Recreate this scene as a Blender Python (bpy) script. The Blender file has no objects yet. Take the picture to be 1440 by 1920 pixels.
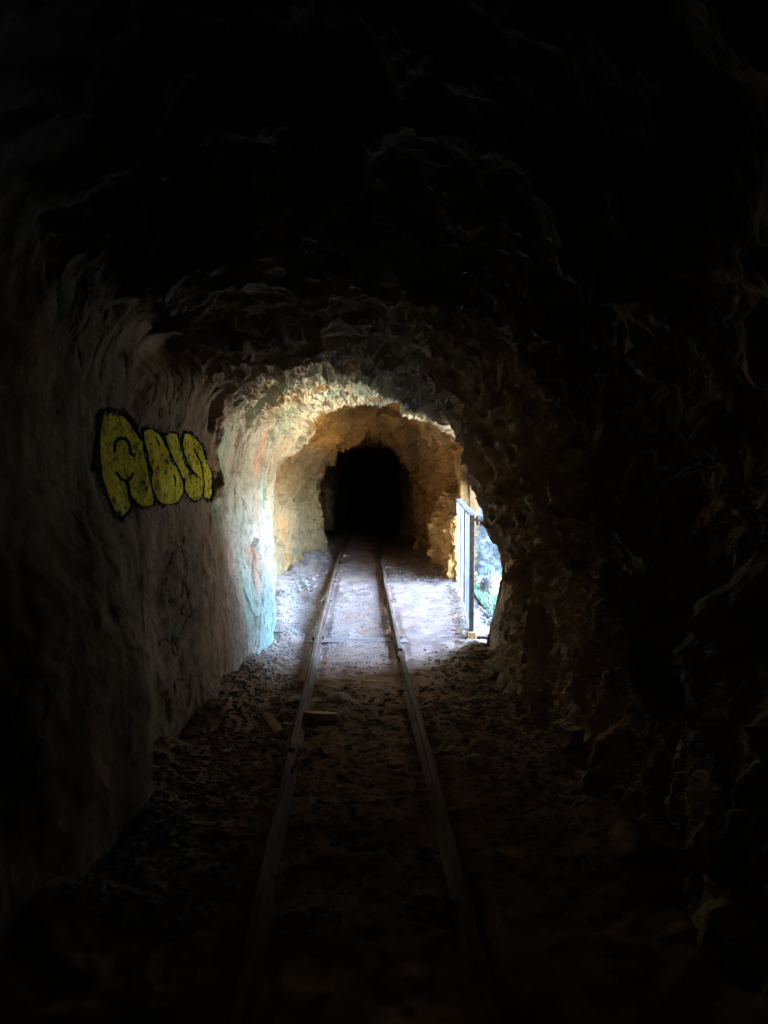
import bpy, bmesh, math, random
import numpy as np
from concurrent.futures import ThreadPoolExecutor
from mathutils import Vector, Matrix

random.seed(5)
rng = np.random.default_rng(11)
sc = bpy.context.scene
COL = sc.collection
R = math.radians

# ------------------------------------------------------------------ camera constants
CAM_H = 1.5
PITCH = math.atan(80 / 1440)          # horizon of the tunnel lies a little above the picture's middle
FPX = 1440.0


def project(P):
    """world points (N,3) -> pixels of the 1440x1920 photograph"""
    x = P[:, 0]; y = P[:, 1]; z = P[:, 2] - CAM_H
    c, s = math.cos(PITCH), math.sin(PITCH)
    d = y * c - z * s
    v = y * s + z * c
    return 720 + FPX * x / d, 960 - FPX * v / d


# ------------------------------------------------------------------ numpy noise
def hsh(ix, iy, iz, seed):
    h = (ix.astype(np.uint32) * np.uint32(374761393) + iy.astype(np.uint32) * np.uint32(668265263)
         + iz.astype(np.uint32) * np.uint32(2147483647) + np.uint32(seed * 974711 + 12345))
    h = (h ^ (h >> np.uint32(13))) * np.uint32(1274126177)
    h = (h ^ (h >> np.uint32(16))) * np.uint32(2246822519)
    h = h ^ (h >> np.uint32(15))
    return h


def h01(h):
    return (h & np.uint32(0xFFFFFF)).astype(np.float32) / np.float32(0xFFFFFF)


def rehash(h, k):
    h = (h + np.uint32(k * 7919 + 17)) * np.uint32(2654435761)
    h = (h ^ (h >> np.uint32(15))) * np.uint32(2246822519)
    return h ^ (h >> np.uint32(13))


POOL = ThreadPoolExecutor(4)


def chunked(fn):
    """run a per-point function over slices of the points on all cores"""
    def run(P, *a, **k):
        n = len(P)
        if n < 40000: return fn(P, *a, **k)
        cuts = np.linspace(0, n, 17).astype(int)
        return np.concatenate(list(POOL.map(lambda q: fn(P[q[0]:q[1]], *a, **k), zip(cuts[:-1], cuts[1:]))))
    return run


def vnoise0(P, scale, seed=0):
    p = (P / np.asarray(scale, dtype=np.float32)).astype(np.float32)
    i = np.floor(p); f = p - i
    i = i.astype(np.int32)
    f = f * f * (3 - 2 * f)
    out = np.zeros(len(P), np.float32)
    for dx in (0, 1):
        wx = f[:, 0] if dx else 1 - f[:, 0]
        for dy in (0, 1):
            wy = f[:, 1] if dy else 1 - f[:, 1]
            for dz in (0, 1):
                wz = f[:, 2] if dz else 1 - f[:, 2]
                out += wx * wy * wz * h01(hsh(i[:, 0] + dx, i[:, 1] + dy, i[:, 2] + dz, seed))
    return out * 2 - 1


vnoise = chunked(vnoise0)


@chunked
def fbm(P, scale, oct=4, seed=0, gain=.5):
    a = 1.0; t = 0.0; o = np.zeros(len(P), np.float32)
    s = np.asarray(scale, dtype=np.float32)
    for k in range(oct):
        o += a * vnoise0(P, s / 2 ** k, seed + k * 13); t += a; a *= gain
    return o / t * 1.6


@chunked
def facet(P, scale, seed=0, tilt=1.0, step=1.0, scal=0.0):
    """chipped-rock relief: every cell is a randomly tilted plane"""
    p = (P / np.asarray(scale, dtype=np.float32)).astype(np.float32)
    i0 = np.floor(p - .5).astype(np.int32)
    best = np.full(len(P), 1e9, np.float32); val = np.zeros(len(P), np.float32)
    for dx in (0, 1):
        for dy in (0, 1):
            for dz in (0, 1):
                cx = i0[:, 0] + dx; cy = i0[:, 1] + dy; cz = i0[:, 2] + dz
                h = hsh(cx, cy, cz, seed)
                ox = p[:, 0] - (cx + .5 + .7 * (h01(h) - .5))
                oy = p[:, 1] - (cy + .5 + .7 * (h01(rehash(h, 1)) - .5))
                oz = p[:, 2] - (cz + .5 + .7 * (h01(rehash(h, 2)) - .5))
                d = ox * ox + oy * oy + oz * oz
                v = step * (h01(rehash(h, 3)) - .5) + tilt * (
                    ox * (h01(rehash(h, 4)) - .5) + oy * (h01(rehash(h, 5)) - .5) + oz * (h01(rehash(h, 6)) - .5)) * 2
                m = d < best
                best = np.where(m, d, best); val = np.where(m, v, val)
    return val + scal * (np.sqrt(best) - .45) if scal else val


def sstep(a, b, x):
    t = np.clip((x - a) / (b - a), 0, 1)
    return t * t * (3 - 2 * t)


# ------------------------------------------------------------------ object helpers
def tag(o, label=None, cat=None, group=None, kind=None):
    if label: o['label'] = label
    if cat: o['category'] = cat
    if group: o['group'] = group
    if kind: o['kind'] = kind
    return o


def mesh_np(name, V, F, mat, parent=None, smooth=True, attrs=None, normals=None):
    me = bpy.data.meshes.new(name)
    V = np.asarray(V, np.float32); F = np.asarray(F, np.int32)
    n, k = F.shape
    me.vertices.add(len(V)); me.vertices.foreach_set('co', V.ravel())
    me.loops.add(n * k); me.loops.foreach_set('vertex_index', F.ravel())
    me.polygons.add(n)
    me.polygons.foreach_set('loop_start', np.arange(0, n * k, k, dtype=np.int32))
    me.polygons.foreach_set('loop_total', np.full(n, k, np.int32))
    me.update(calc_edges=True)
    me.polygons.foreach_set('use_smooth', np.full(n, smooth))
    for an, av in (attrs or {}).items():
        if av.ndim == 2:
            a = me.attributes.new(an, 'FLOAT_COLOR', 'POINT')
            c = np.ones((len(V), 4), np.float32); c[:, :3] = av
            a.data.foreach_set('color', c.ravel())
        else:
            a = me.attributes.new(an, 'FLOAT', 'POINT')
            a.data.foreach_set('value', av.astype(np.float32))
    if normals is not None:
        me.normals_split_custom_set_from_vertices(normals.astype(np.float32))
    me.materials.append(mat)
    o = bpy.data.objects.new(name, me); COL.objects.link(o)
    if parent: o.parent = parent
    return o


def bm_obj(name, bm, mat, parent=None, smooth=False):
    me = bpy.data.meshes.new(name); bm.normal_update(); bm.to_mesh(me); bm.free()
    if smooth:
        me.polygons.foreach_set('use_smooth', [True] * len(me.polygons))
    me.materials.append(mat)
    o = bpy.data.objects.new(name, me); COL.objects.link(o)
    if parent: o.parent = parent
    return o


def empty(name, loc=(0, 0, 0)):
    o = bpy.data.objects.new(name, None); COL.objects.link(o); o.location = loc
    o.empty_display_size = .1
    return o


def add_bar(bm, a, b, w, t, up=(0, 0, 1), bev=.0):
    """a rectangular bar from a to b, w wide (across), t thick (along up)"""
    a = Vector(a); b = Vector(b); d = (b - a); L = d.length; d.normalize()
    up = Vector(up); side = d.cross(up).normalized(); up = side.cross(d).normalized()
    M = Matrix((side, d, up)).transposed().to_4x4(); M.translation = (a + b) / 2
    r = bmesh.ops.create_cube(bm, size=1, matrix=M @ Matrix.Diagonal((w, L, t, 1)))
    if bev > 0:
        es = list({e for v in r['verts'] for e in v.link_edges})
        bmesh.ops.bevel(bm, geom=es, offset=bev, segments=2, affect='EDGES', profile=.5)
    return r


def add_rod(bm, a, b, r, seg=10):
    a = Vector(a); b = Vector(b); d = b - a
    M = d.to_track_quat('Z', 'Y').to_matrix().to_4x4(); M.translation = (a + b) / 2
    bmesh.ops.create_cone(bm, cap_ends=True, segments=seg, radius1=r, radius2=r, depth=d.length, matrix=M)


# ------------------------------------------------------------------ materials
def new_mat(name):
    m = bpy.data.materials.new(name); m.use_nodes = True
    nt = m.node_tree
    return m, nt, nt.nodes['Principled BSDF']


def noise_node(nt, scale, detail=6, rough=.6, vec=None):
    n = nt.nodes.new('ShaderNodeTexNoise')
    n.inputs['Scale'].default_value = scale; n.inputs['Detail'].default_value = detail
    n.inputs['Roughness'].default_value = rough
    if vec is None:
        tc = nt.nodes.get('TC') or nt.nodes.new('ShaderNodeTexCoord'); tc.name = 'TC'
        vec = tc.outputs['Object']
    nt.links.new(vec, n.inputs['Vector'])
    return n


def ramp(nt, fac, stops):
    r = nt.nodes.new('ShaderNodeValToRGB')
    el = r.color_ramp.elements
    while len(el) < len(stops): el.new(.5)
    for e, (p, c) in zip(el, stops):
        e.position = p; e.color = (*c, 1)
    nt.links.new(fac, r.inputs['Fac'])
    return r.outputs['Color']


def mix(nt, a, b, fac, mode='MIX'):
    m = nt.nodes.new('ShaderNodeMix'); m.data_type = 'RGBA'; m.blend_type = mode
    for s, v in ((m.inputs['Factor'], fac), (m.inputs['A'], a), (m.inputs['B'], b)):
        if isinstance(v, (int, float)): s.default_value = v
        elif isinstance(v, tuple): s.default_value = (*v, 1)
        else: nt.links.new(v, s)
    return m.outputs['Result']


def bump(nt, bsdf, h, dist, strength=1.0, prev=None):
    b = nt.nodes.new('ShaderNodeBump'); b.inputs['Distance'].default_value = dist
    b.inputs['Strength'].default_value = strength
    nt.links.new(h, b.inputs['Height'])
    if prev: nt.links.new(prev, b.inputs['Normal'])
    nt.links.new(b.outputs['Normal'], bsdf.inputs['Normal'])
    return b.outputs['Normal']


def attr_mat(name, var=.35, fine=70, bmp=.012, rough=.9, spec=.25, bmp2=.004):
    """mineral colours and painted shade come from the surface's own colour attribute, broken up by speckle"""
    m, nt, b = new_mat(name)
    a = nt.nodes.new('ShaderNodeAttribute'); a.attribute_name = 'mineral_shade'
    n1 = noise_node(nt, 9, 8, .65); n2 = noise_node(nt, fine, 5, .7)
    c1 = ramp(nt, n1.outputs['Fac'], [(.3, (1 - var,) * 3), (.5, (1, 1, 1)), (.7, (1 + var * .5, 1 + var * .45, 1 + var * .35))])
    c2 = ramp(nt, n2.outputs['Fac'], [(.35, (.62, .58, .55)), (.55, (1, 1, 1)), (.75, (1.12, 1.1, 1.08))])
    c = mix(nt, a.outputs['Color'], c1, 1.0, 'MULTIPLY')
    c = mix(nt, c, c2, .8, 'MULTIPLY')
    nt.links.new(c, b.inputs['Base Color'])
    b.inputs['Roughness'].default_value = rough
    b.inputs['Specular IOR Level'].default_value = spec
    n3 = noise_node(nt, 28, 10, .7)
    p = bump(nt, b, n3.outputs['Fac'], bmp)
    bump(nt, b, n2.outputs['Fac'], bmp2, 1, p)
    return m


def noise_mat(name, stops, scale=8, rough=.85, bmp=.004, bscale=60, metal=0, spec=.3, stretch=None):
    m, nt, b = new_mat(name)
    vec = None
    if stretch:
        tc = nt.nodes.new('ShaderNodeTexCoord'); tc.name = 'TC'
        mp = nt.nodes.new('ShaderNodeMapping'); mp.inputs['Scale'].default_value = stretch
        nt.links.new(tc.outputs['Object'], mp.inputs['Vector']); vec = mp.outputs['Vector']
    n = noise_node(nt, scale, 8, .65, vec)
    nt.links.new(ramp(nt, n.outputs['Fac'], stops), b.inputs['Base Color'])
    b.inputs['Roughness'].default_value = rough; b.inputs['Metallic'].default_value = metal
    b.inputs['Specular IOR Level'].default_value = spec
    n2 = noise_node(nt, bscale, 6, .7, vec)
    bump(nt, b, n2.outputs['Fac'], bmp)
    return m


M_ROCK = attr_mat('rock', .40, 60, .003, .92, .08, .0012)
M_DIRT = attr_mat('trodden_dirt', .3, 90, .002, .95, .1, .0012)
M_CLIFF = noise_mat('cliff_rock', [(.3, (.06, .055, .05)), (.5, (.16, .14, .12)), (.7, (.26, .24, .21))], 2.5, .9, .03, 14)
M_BANK = noise_mat('bank_stone', [(.36, (.006, .008, .005)), (.5, (.028, .030, .028)), (.62, (.09, .09, .092))], 7.5, .9, .02, 20)
M_SOIL = noise_mat('outdoor_soil', [(.35, (.26, .22, .14)), (.55, (.38, .33, .22)), (.7, (.44, .39, .28))], 1.2, .95, .02, 30)
M_RAIL = noise_mat('rusty_rail', [(.3, (.06, .036, .024)), (.5, (.14, .09, .063)), (.7, (.25, .19, .155))], 14, .8, .002, 120, .0, .2, (1, .12, 1))
M_SLEEPER = noise_mat('old_sleeper_wood', [(.3, (.16, .13, .11)), (.5, (.27, .23, .21)), (.7, (.36, .32, .30))], 22, .85, .006, 60, 0, .2, (.12, 1, 1))
M_GALV = noise_mat('galvanised_steel', [(.35, (.22, .22, .225)), (.5, (.32, .32, .325)), (.65, (.40, .40, .405))], 30, .5, .0006, 150, .3, .5)
def shaded_bars():
    m = M_GALV.copy(); m.name = 'shaded_bar'; nt = m.node_tree; b = nt.nodes['Principled BSDF']
    old = b.inputs['Base Color'].links[0].from_socket
    oi = nt.nodes.new('ShaderNodeObjectInfo')
    c = ramp(nt, oi.outputs['Random'], [(0, (.25, .24, .23)), (.5, (.8, .8, .8)), (1, (1.25, 1.25, 1.25))])  # random tone per bar stands in for lit and shaded faces
    nt.links.new(mix(nt, old, c, 1.0, 'MULTIPLY'), b.inputs['Base Color'])
    return m


M_BAR = shaded_bars()
M_DARKSTEEL = noise_mat('dark_steel', [(.35, (.03, .026, .022)), (.6, (.09, .07, .055))], 30, .6, .001, 150, .5, .4)
M_RUST = noise_mat('rusty_foot', [(.3, (.20, .09, .03)), (.5, (.42, .24, .09)), (.7, (.5, .33, .15))], 40, .85, .003, 90)
M_GRAVEL = noise_mat('gravel_stone', [(.25, (.16, .13, .11)), (.45, (.29, .25, .225)), (.62, (.38, .345, .32)), (.8, (.48, .45, .43))], 6, .9, .003, 120)
M_RUBBLE = noise_mat('rubble_stone', [(.25, (.08, .055, .04)), (.45, (.16, .12, .09)), (.62, (.24, .19, .15)), (.8, (.36, .32, .28))], 6, .95, .003, 120, 0, .1)
M_LEAF = noise_mat('dead_leaf', [(.3, (.10, .06, .03)), (.5, (.22, .14, .07)), (.7, (.36, .25, .14))], 9, .8, .002, 60)
M_GRASS = noise_mat('grass_blade', [(.3, (.05, .075, .04)), (.5, (.10, .14, .075)), (.7, (.17, .20, .12))], 3, .8, .0, 20)
M_SHRUB = noise_mat('shrub_leaf', [(.3, (.03, .06, .02)), (.5, (.06, .11, .035)), (.7, (.10, .16, .06))], 4, .7, 0, 20)
M_WOOD = noise_mat('broken_plank', [(.3, (.16, .09, .04)), (.5, (.34, .21, .10)), (.7, (.45, .30, .16))], 25, .85, .004, 80, 0, .2, (1, .15, 1))
M_TWIG = noise_mat('dry_twig', [(.3, (.14, .12, .11)), (.6, (.30, .27, .25))], 20, .9, .001, 90)
M_YELLOW = noise_mat('yellow_spray_paint', [(.36, (.12, .09, .02)), (.43, (.42, .34, .01)), (.52, (.70, .60, .008)), (.8, (.78, .70, .015))], 30, .8, .003, 60, 0, .1)
M_BLACK = noise_mat('black_spray_paint', [(.35, (.006, .006, .008)), (.65, (.016, .017, .022))], 20, .95, .003, 60, 0, .05)

# ------------------------------------------------------------------ the tunnel: cross-sections along its length
# Y : [x at h=-.3, .5, 1.0, 1.5] left, (x,h) x5 over the roof, [x at h=1.4, .7, 0, -.3] right
K = [
    (-8,   [-1.45, -1.5, -1.5, -1.48], [(-1.38, 2.4), (-.8, 2.9), (-.1, 2.95), (.5, 2.7), (.95, 2.1)], [1.2, 1.25, 1.15, 1.1]),
    (1.6,  [-1.15, -1.25, -1.38, -1.42], [(-1.38, 2.4), (-.8, 2.9), (-.1, 2.95), (.5, 2.7), (.95, 2.1)], [1.2, 1.25, 1.15, 1.1]),
    (2.5,  [-1.04, -1.10, -1.24, -1.36], [(-1.32, 2.3), (-.75, 2.75), (-.1, 2.75), (.45, 2.5), (.85, 2.0)], [1.1, 1.15, 1.05, 1.0]),
    (3.25, [-1.0, -1.03, -1.13, -1.25], [(-1.16, 2.22), (-.80, 2.42), (-.1, 2.56), (.4, 2.35), (.78, 1.9)], [1.0, 1.08, .98, .95]),
    (3.5,  [-1.16, -1.18, -1.2, -1.23], [(-1.13, 2.2), (-.78, 2.36), (-.1, 2.5), (.38, 2.3), (.75, 1.9)], [.96, 1.05, .98, .95]),
    (3.95, [-1.20, -1.22, -1.20, -1.17], [(-1.09, 2.14), (-.76, 2.28), (-.1, 2.44), (.37, 2.25), (.72, 1.88)], [.92, 1.02, .95, .92]),
    (4.6,  [-1.03, -1.07, -1.10, -1.11], [(-.98, 1.99), (-.58, 2.2), (-.1, 2.34), (.35, 2.16), (.66, 1.86)], [.86, .98, .86, .84]),
    (5.5,  [-.97, -1.03, -1.07, -1.08], [(-.97, 2.03), (-.6, 2.3), (-.15, 2.36), (.22, 2.12), (.47, 1.84)], [.655, .90, .80, .74]),
    (6.4,  [-.94, -1.0, -1.05, -1.06], [(-.96, 2.0), (-.6, 2.26), (-.15, 2.3), (.2, 2.1), (.49, 1.84)], [.67, .885, .72, .62]),
    (7.5,  [-1.07, -1.11, -1.13, -1.12], [(-.98, 1.98), (-.6, 2.28), (-.1, 2.38), (.35, 2.2), (.7, 1.9)], [.95, 1.05, 1.0, 1.0]),
    (8.5,  [-1.22, -1.24, -1.25, -1.23], [(-.97, 1.93), (-.62, 2.24), (-.1, 2.4), (.45, 2.25), (.8, 1.9)], [1.05, 1.1, 1.05, 1.05]),
    (9.2,  [-1.33, -1.35, -1.34, -1.30], [(-.99, 1.93), (-.65, 2.25), (-.12, 2.4), (.5, 2.25), (.85, 1.9)], [1.1, 1.1, 1.05, 1.05]),
    (9.7,  [-1.46, -1.47, -1.45, -1.42], [(-1.2, 1.98), (-.75, 2.38), (-.1, 2.54), (.5, 2.33), (.88, 1.9)], [1.0, .97, .95, .95]),
    (11,   [-1.40, -1.42, -1.38, -1.30], [(-1.12, 1.92), (-.70, 2.34), (-.15, 2.52), (.42, 2.30), (.78, 1.88)], [.93, .93, .9, .9]),
    (12,   [-1.30, -1.32, -1.29, -1.22], [(-1.04, 1.88), (-.66, 2.26), (-.2, 2.42), (.32, 2.2), (.64, 1.84)], [.80, .82, .80, .78]),
    (12.6, [-1.24, -1.26, -1.24, -1.17], [(-1.0, 1.84), (-.64, 2.2), (-.22, 2.34), (.26, 2.12), (.56, 1.8)], [.74, .84, .82, .78]),
    (13.2, [-1.17, -1.18, -1.17, -1.11], [(-.95, 1.8), (-.62, 2.1), (-.25, 2.22), (.16, 2.06), (.45, 1.76)], [.62, .70, .68, .66]),
    (13.7, [-1.09, -1.11, -1.11, -1.05], [(-.90, 1.76), (-.60, 2.02), (-.28, 2.12), (.08, 2.0), (.36, 1.7)], [.48, .52, .48, .46]),
    (14.3, [-1.45, -1.5, -1.5, -1.46], [(-1.3, 2.1), (-.85, 2.35), (-.3, 2.4), (.25, 2.3), (.65, 1.95)], [.85, .9, .88, .86]),
    (16,   [-1.4, -1.45, -1.45, -1.4], [(-1.25, 2.0), (-.7, 2.1), (-.3, 2.16), (.1, 2.05), (.4, 1.75)], [.55, .6, .58, .56]),
    (22,   [-1.1, -1.15, -1.15, -1.1], [(-.95, 1.9), (-.6, 2.1), (-.2, 2.16), (.2, 2.05), (.5, 1.75)], [.65, .7, .68, .66]),
    (34,   [-.8, -.85, -.85, -.8], [(-.65, 1.9), (-.3, 2.1), (.1, 2.16), (.5, 2.05), (.8, 1.75)], [.95, 1.0, .98, .96]),
]
KY = np.array([k[0] for k in K], float)
CP = np.array([[(x, h) for x, h in zip(k[1], (-.3, .5, 1.0, 1.5))] + list(k[2]) +
               [(x, h) for x, h in zip(k[3], (1.4, .7, 0, -.3))] for k in K])        # (nk, 13, 2)


def pchip(xk, yk, x):
    """monotone cubic through (xk, yk) (several columns)"""
    h = np.diff(xk); d = np.diff(yk, axis=0) / h[:, None]
    m = np.zeros_like(yk)
    for i in range(1, len(xk) - 1):
        a, b = d[i - 1], d[i]
        w1 = 2 * h[i] + h[i - 1]; w2 = h[i] + 2 * h[i - 1]
        with np.errstate(divide='ignore', invalid='ignore'):
            hm = (w1 + w2) / (w1 / a + w2 / b)
        m[i] = np.where(a * b > 0, hm, 0)
    i = np.clip(np.searchsorted(xk, x) - 1, 0, len(xk) - 2)
    t = (x - xk[i]) / h[i]
    t = t[:, None]; hh = h[i][:, None]
    return ((1 + 2 * t) * (1 - t) ** 2 * yk[i] + t * (1 - t) ** 2 * hh * m[i]
            + t * t * (3 - 2 * t) * yk[i + 1] + t * t * (t - 1) * hh * m[i + 1])


def spans(*segs):
    out = []
    for a, b, s in segs:
        out.append(np.linspace(a, b, max(2, int(round((b - a) / s))), endpoint=False))
    return np.concatenate(out)


YS = spans((-8, 1.6, .09), (1.6, 2.8, .018), (2.8, 5, .011), (5, 5.5, .010), (5.5, 6.3, .0065), (6.3, 9.7, .0105),
           (9.7, 10.25, .005), (10.25, 12.5, .013), (12.5, 16, .018), (16, 34, .07))
NU = 700
ctrl = pchip(KY, CP.reshape(len(K), -1), YS).reshape(len(YS), 13, 2)


def catmull(c, t):
    """c (rows, n, 2), t (m,) in 0..n-1"""
    n = c.shape[1]
    i = np.clip(np.floor(t).astype(int), 0, n - 2); f = (t - i)[None, :, None]
    p0 = c[:, np.maximum(i - 1, 0)]; p1 = c[:, i]; p2 = c[:, i + 1]; p3 = c[:, np.minimum(i + 2, n - 1)]
    return .5 * (2 * p1 + (p2 - p0) * f + (2 * p0 - 5 * p1 + 4 * p2 - p3) * f ** 2 + (3 * p1 - p0 - 3 * p2 + p3) * f ** 3)


ref = ctrl[np.argmin(abs(YS - 7.5))]
seg = np.linalg.norm(np.diff(ref, axis=0), axis=1); cum = np.concatenate([[0], np.cumsum(seg)])
T = np.interp(np.linspace(0, cum[-1], NU), cum, np.arange(13))
XZ = catmull(ctrl, T)                                              # (rows, NU, 2)
NR = len(YS)
BASE = np.zeros((NR, NU, 3), np.float32)
BASE[:, :, 0] = XZ[:, :, 0]; BASE[:, :, 1] = YS[:, None]; BASE[:, :, 2] = XZ[:, :, 1]


def grid_normals(G, ys=None):
    gu = np.gradient(G, axis=1)
    gv = np.gradient(G, axis=0)
    n = np.cross(gv, gu)
    n /= np.maximum(np.linalg.norm(n, axis=2, keepdims=True), 1e-9)
    return n


TT = np.broadcast_to(T[None, :], (NR, NU)).ravel()
P0 = BASE.reshape(-1, 3)
Yv = P0[:, 1]; Hv = P0[:, 2]
wR = sstep(7.2, 8.4, TT)                     # right wall
smooth_near = sstep(4.9, 4.2, Yv)         # the smooth face reaches up to the roof's lip here
wL = 1 - sstep(3.3 + .65 * smooth_near, 4.3 + .15 * smooth_near, TT)                 # left wall
wC = np.clip(1 - wR - wL, 0, 1)              # roof

# ---- the side opening: the right wall is pushed out into the daylight
edge_n = fbm(P0, (.5, .5, .5), 3, 71)


def opening(Y, H, en):
    near = 5.98 - .40 * sstep(.8, 1.6, H) + .04 * en
    top = 2.08 + .08 * en - .20 * sstep(7.2, 6.3, Y) - .32 * sstep(6.6, 8.0, Y) - .53 * sstep(8.2, 9.8, Y)
    return sstep(near, near + .13, Y) * (1 - sstep(9.80 + .05 * en, 10.0 + .05 * en, Y)) * (1 - sstep(top, top + .22, H))


MO = opening(Yv, Hv, edge_n) * sstep(7.9, 8.25, TT)
OUT = 1.5
BASE[:, :, 0] += (MO * OUT).reshape(NR, NU)

P0 = BASE.reshape(-1, 3).copy()
NB = grid_normals(BASE).reshape(-1, 3)
if NB[(NR // 2) * NU + 100, 0] < 0:
    NB = -NB                                                       # normals point into the tunnel
# smooth the base normals a little is not needed: sections are smooth
warp = np.stack([fbm(P0, .35, 3, 5), fbm(P0, .35, 3, 6), fbm(P0, .35, 3, 7)], 1) * .055
PW = (P0 + warp).astype(np.float32)
big = fbm(P0, (.9, .9, .9), 3, 21)
f1 = facet(PW, (.90, .66, .78), 1, .9, 1.1, .4)
f2 = facet(PW + warp * .6, (.36, .25, .36), 2, .9, .9, .8)
f3 = facet(PW + warp * .5, (.12, .085, .13), 3, .9, .9, .5)
rid = 1 - abs(fbm(PW, (.22, .14, .32), 4, 31))                     # sharp lips
fine = fbm(P0, .06, 4, 41)
strk = fbm(PW, (.14, .12, .55), 4, 51)                             # runs down the walls

# smoothness of the left wall, broken in its upper lit corner
pock = sstep(.05, .5, fbm(P0, .5, 3, 61))
roughL = .08 + .45 * sstep(2.10 - .32 * sstep(4.3, 5.0, Yv), 2.26 - .16 * sstep(4.3, 5.0, Yv), Hv) + (.22 + .35 * pock * sstep(.9, 1.5, Hv)) * sstep(5.2, 6.2, Yv)
roughC = 1.0
roughR = 1 - .55 * sstep(5.2, 6.0, Yv) * (1 - sstep(9.8, 10.4, Yv))
A = roughL * wL + roughC * wC + roughR * wR
far = sstep(10.0, 11.0, Yv)
A = (A + .30 * far * wL) * (1 + .1 * far) * (1 - .6 * sstep(3.2, 2.4, Yv) * sstep(5.6, 4.6, TT))
A = A * (1 - .5 * wR * np.exp(-((Yv - 5.95) / .5) ** 2))
f0 = facet(PW, (1.3, 1.0, 1.1), 8, .8, 1.0, .6)
breccia = sstep(4.6, 5.4, Yv) * (1 - sstep(9.3, 9.8, Yv)) * (wC + wL * sstep(1.7, 2.0, Hv))
n_c = vnoise(P0, .18, 90)


def soften(d, n):
    g_ = d.reshape(NR, NU)
    for _ in range(n):
        p = np.pad(g_, 1, mode='edge')
        g_ = .25 * (p[:-2, 1:-1] + 2 * g_ + p[2:, 1:-1])
        p = np.pad(g_, 1, mode='edge')
        g_ = .25 * (p[1:-1, :-2] + 2 * g_ + p[1:-1, 2:])
    return g_.ravel()


chunk = .095 * f1 + .085 * f2
chunk = np.where(Yv < 2.8, soften(chunk, 8), soften(chunk, 1))
f2b = facet(PW, (.21, .15, .23), 12, 1.0, .8, .2)
f3 = np.where(Yv < 2.8, soften(f3, 4), f3); f2b = soften(f2b, 1)
f4 = facet(PW, (.045, .036, .05), 14, 1.0, .9, .3)
crumb = np.exp(-((Yv - (4.86 + (2.02 - Hv) * .42) + .06 * n_c) / .13) ** 2) * wL * sstep(1.0, 1.3, Hv)
breccia = np.clip(breccia + crumb, 0, 1)
A = A + .38 * crumb
creases = np.abs(fbm(PW, (.5, .3, .45), 4, 36))
veins = np.exp(-(creases / .02) ** 2) * sstep(.0, .4, fbm(P0, .7, 2, 37))
D = A * (chunk + (.022 + .006 * breccia + .016 * wR) * f3 + (.022 + .030 * wR) * f2b + (.012 + .026 * (wR + wC)) * (rid - .75) + (.006 + .004 * breccia + .004 * wR) * f4)
D -= .008 * veins * wL + far * f0 * (.17 + .05 * wR) + (.030 + .045 * wL * sstep(5.8, 4.8, Yv)) * big + (.007 + .026 * breccia) * fine * (.5 + A)
D += .10 * np.exp(-((Hv - 1.80) / .16) ** 2) * wL * sstep(7.4, 8.4, Yv) * (1 - sstep(9.3, 9.6, Yv))
D += -.012 * fbm(P0, (.3, .16, .5), 3, 62) * wL * sstep(4.9, 5.6, Yv) + (.003 * strk + .010 * fbm(P0, .13, 3, 52)) * wL + .010 * strk * wR
# the crack and the loose slab beside it on the lit wall
yc = 4.70 + (2.02 - Hv) * .32 + .03 * vnoise(P0, .15, 88)
crack = np.exp(-((Yv - yc) / .032) ** 2) * sstep(1.70, 1.80, Hv) * (1 - sstep(2.08, 2.16, Hv)) * wL
D -= .16 * crack
# stepped edge where the dark plaster-like face meets the lit face
ys = 4.95 + (1.9 - Hv) * .42 + .05 * vnoise(P0, .22, 89)
D -= .045 * sstep(ys - .03, ys + .05, Yv) * wL * (1 - sstep(6.2, 7.4, Yv)) * sstep(.5, .9, Hv)
# dark notch under the roof's lip, at the top of the smooth face
D -= .16 * np.exp(-(((Yv - 4.15) / .30) ** 2 + ((Hv - 2.10) / .09) ** 2))
# chipped pocket
D -= .05 * np.exp(-(((Yv - 6.25) / .12) ** 2 + ((Hv - 1.42) / .16) ** 2) ** 2) * wL
D -= .035 * wR * sstep(4.5, 6.0, Yv) * (1 - sstep(9.5, 10, Yv))
D *= 1 - .8 * np.clip(sstep(9.0, 9.4, Yv) * (1 - sstep(10.2, 10.6, Yv)) * wR * (1 - sstep(1.6, 1.9, Hv)) * sstep(.94, 1.02, P0[:, 0]), 0, 1)
D *= (1 - .85 * np.sqrt(np.clip(MO, 0, 1)))
SURF = (P0 + NB * D[:, None]).astype(np.float32)
# near end and far end are closed by rock: rows shrink to a point
G = SURF.reshape(NR, NU, 3)
for rows in (range(0, 14), range(NR - 14, NR)):
    rows = list(rows)
    seq = rows if rows[0] == 0 else rows[::-1]
    for k, r in enumerate(seq):
        s = math.sin(min(1, (k + .02) / 13) * math.pi / 2)
        c = np.array([0, YS[r], -.35]); c[0] = G[r, :, 0].mean()
        G[r, :, 0] = c[0] + (G[r, :, 0] - c[0]) * s; G[r, :, 2] = c[2] + (G[r, :, 2] - c[2]) * s
SURF = G.reshape(-1, 3)
NS = grid_normals(G).reshape(-1, 3)
if NS[(NR // 2) * NU + 100, 0] < 0:
    NS = -NS

# ---- mineral colours of the rock (stains, clay) with some light and shade put in
def C(*c): return np.array(c, np.float32)[None, :]


def lerp(a, b, w): return a + (b - a) * w[:, None]


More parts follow.
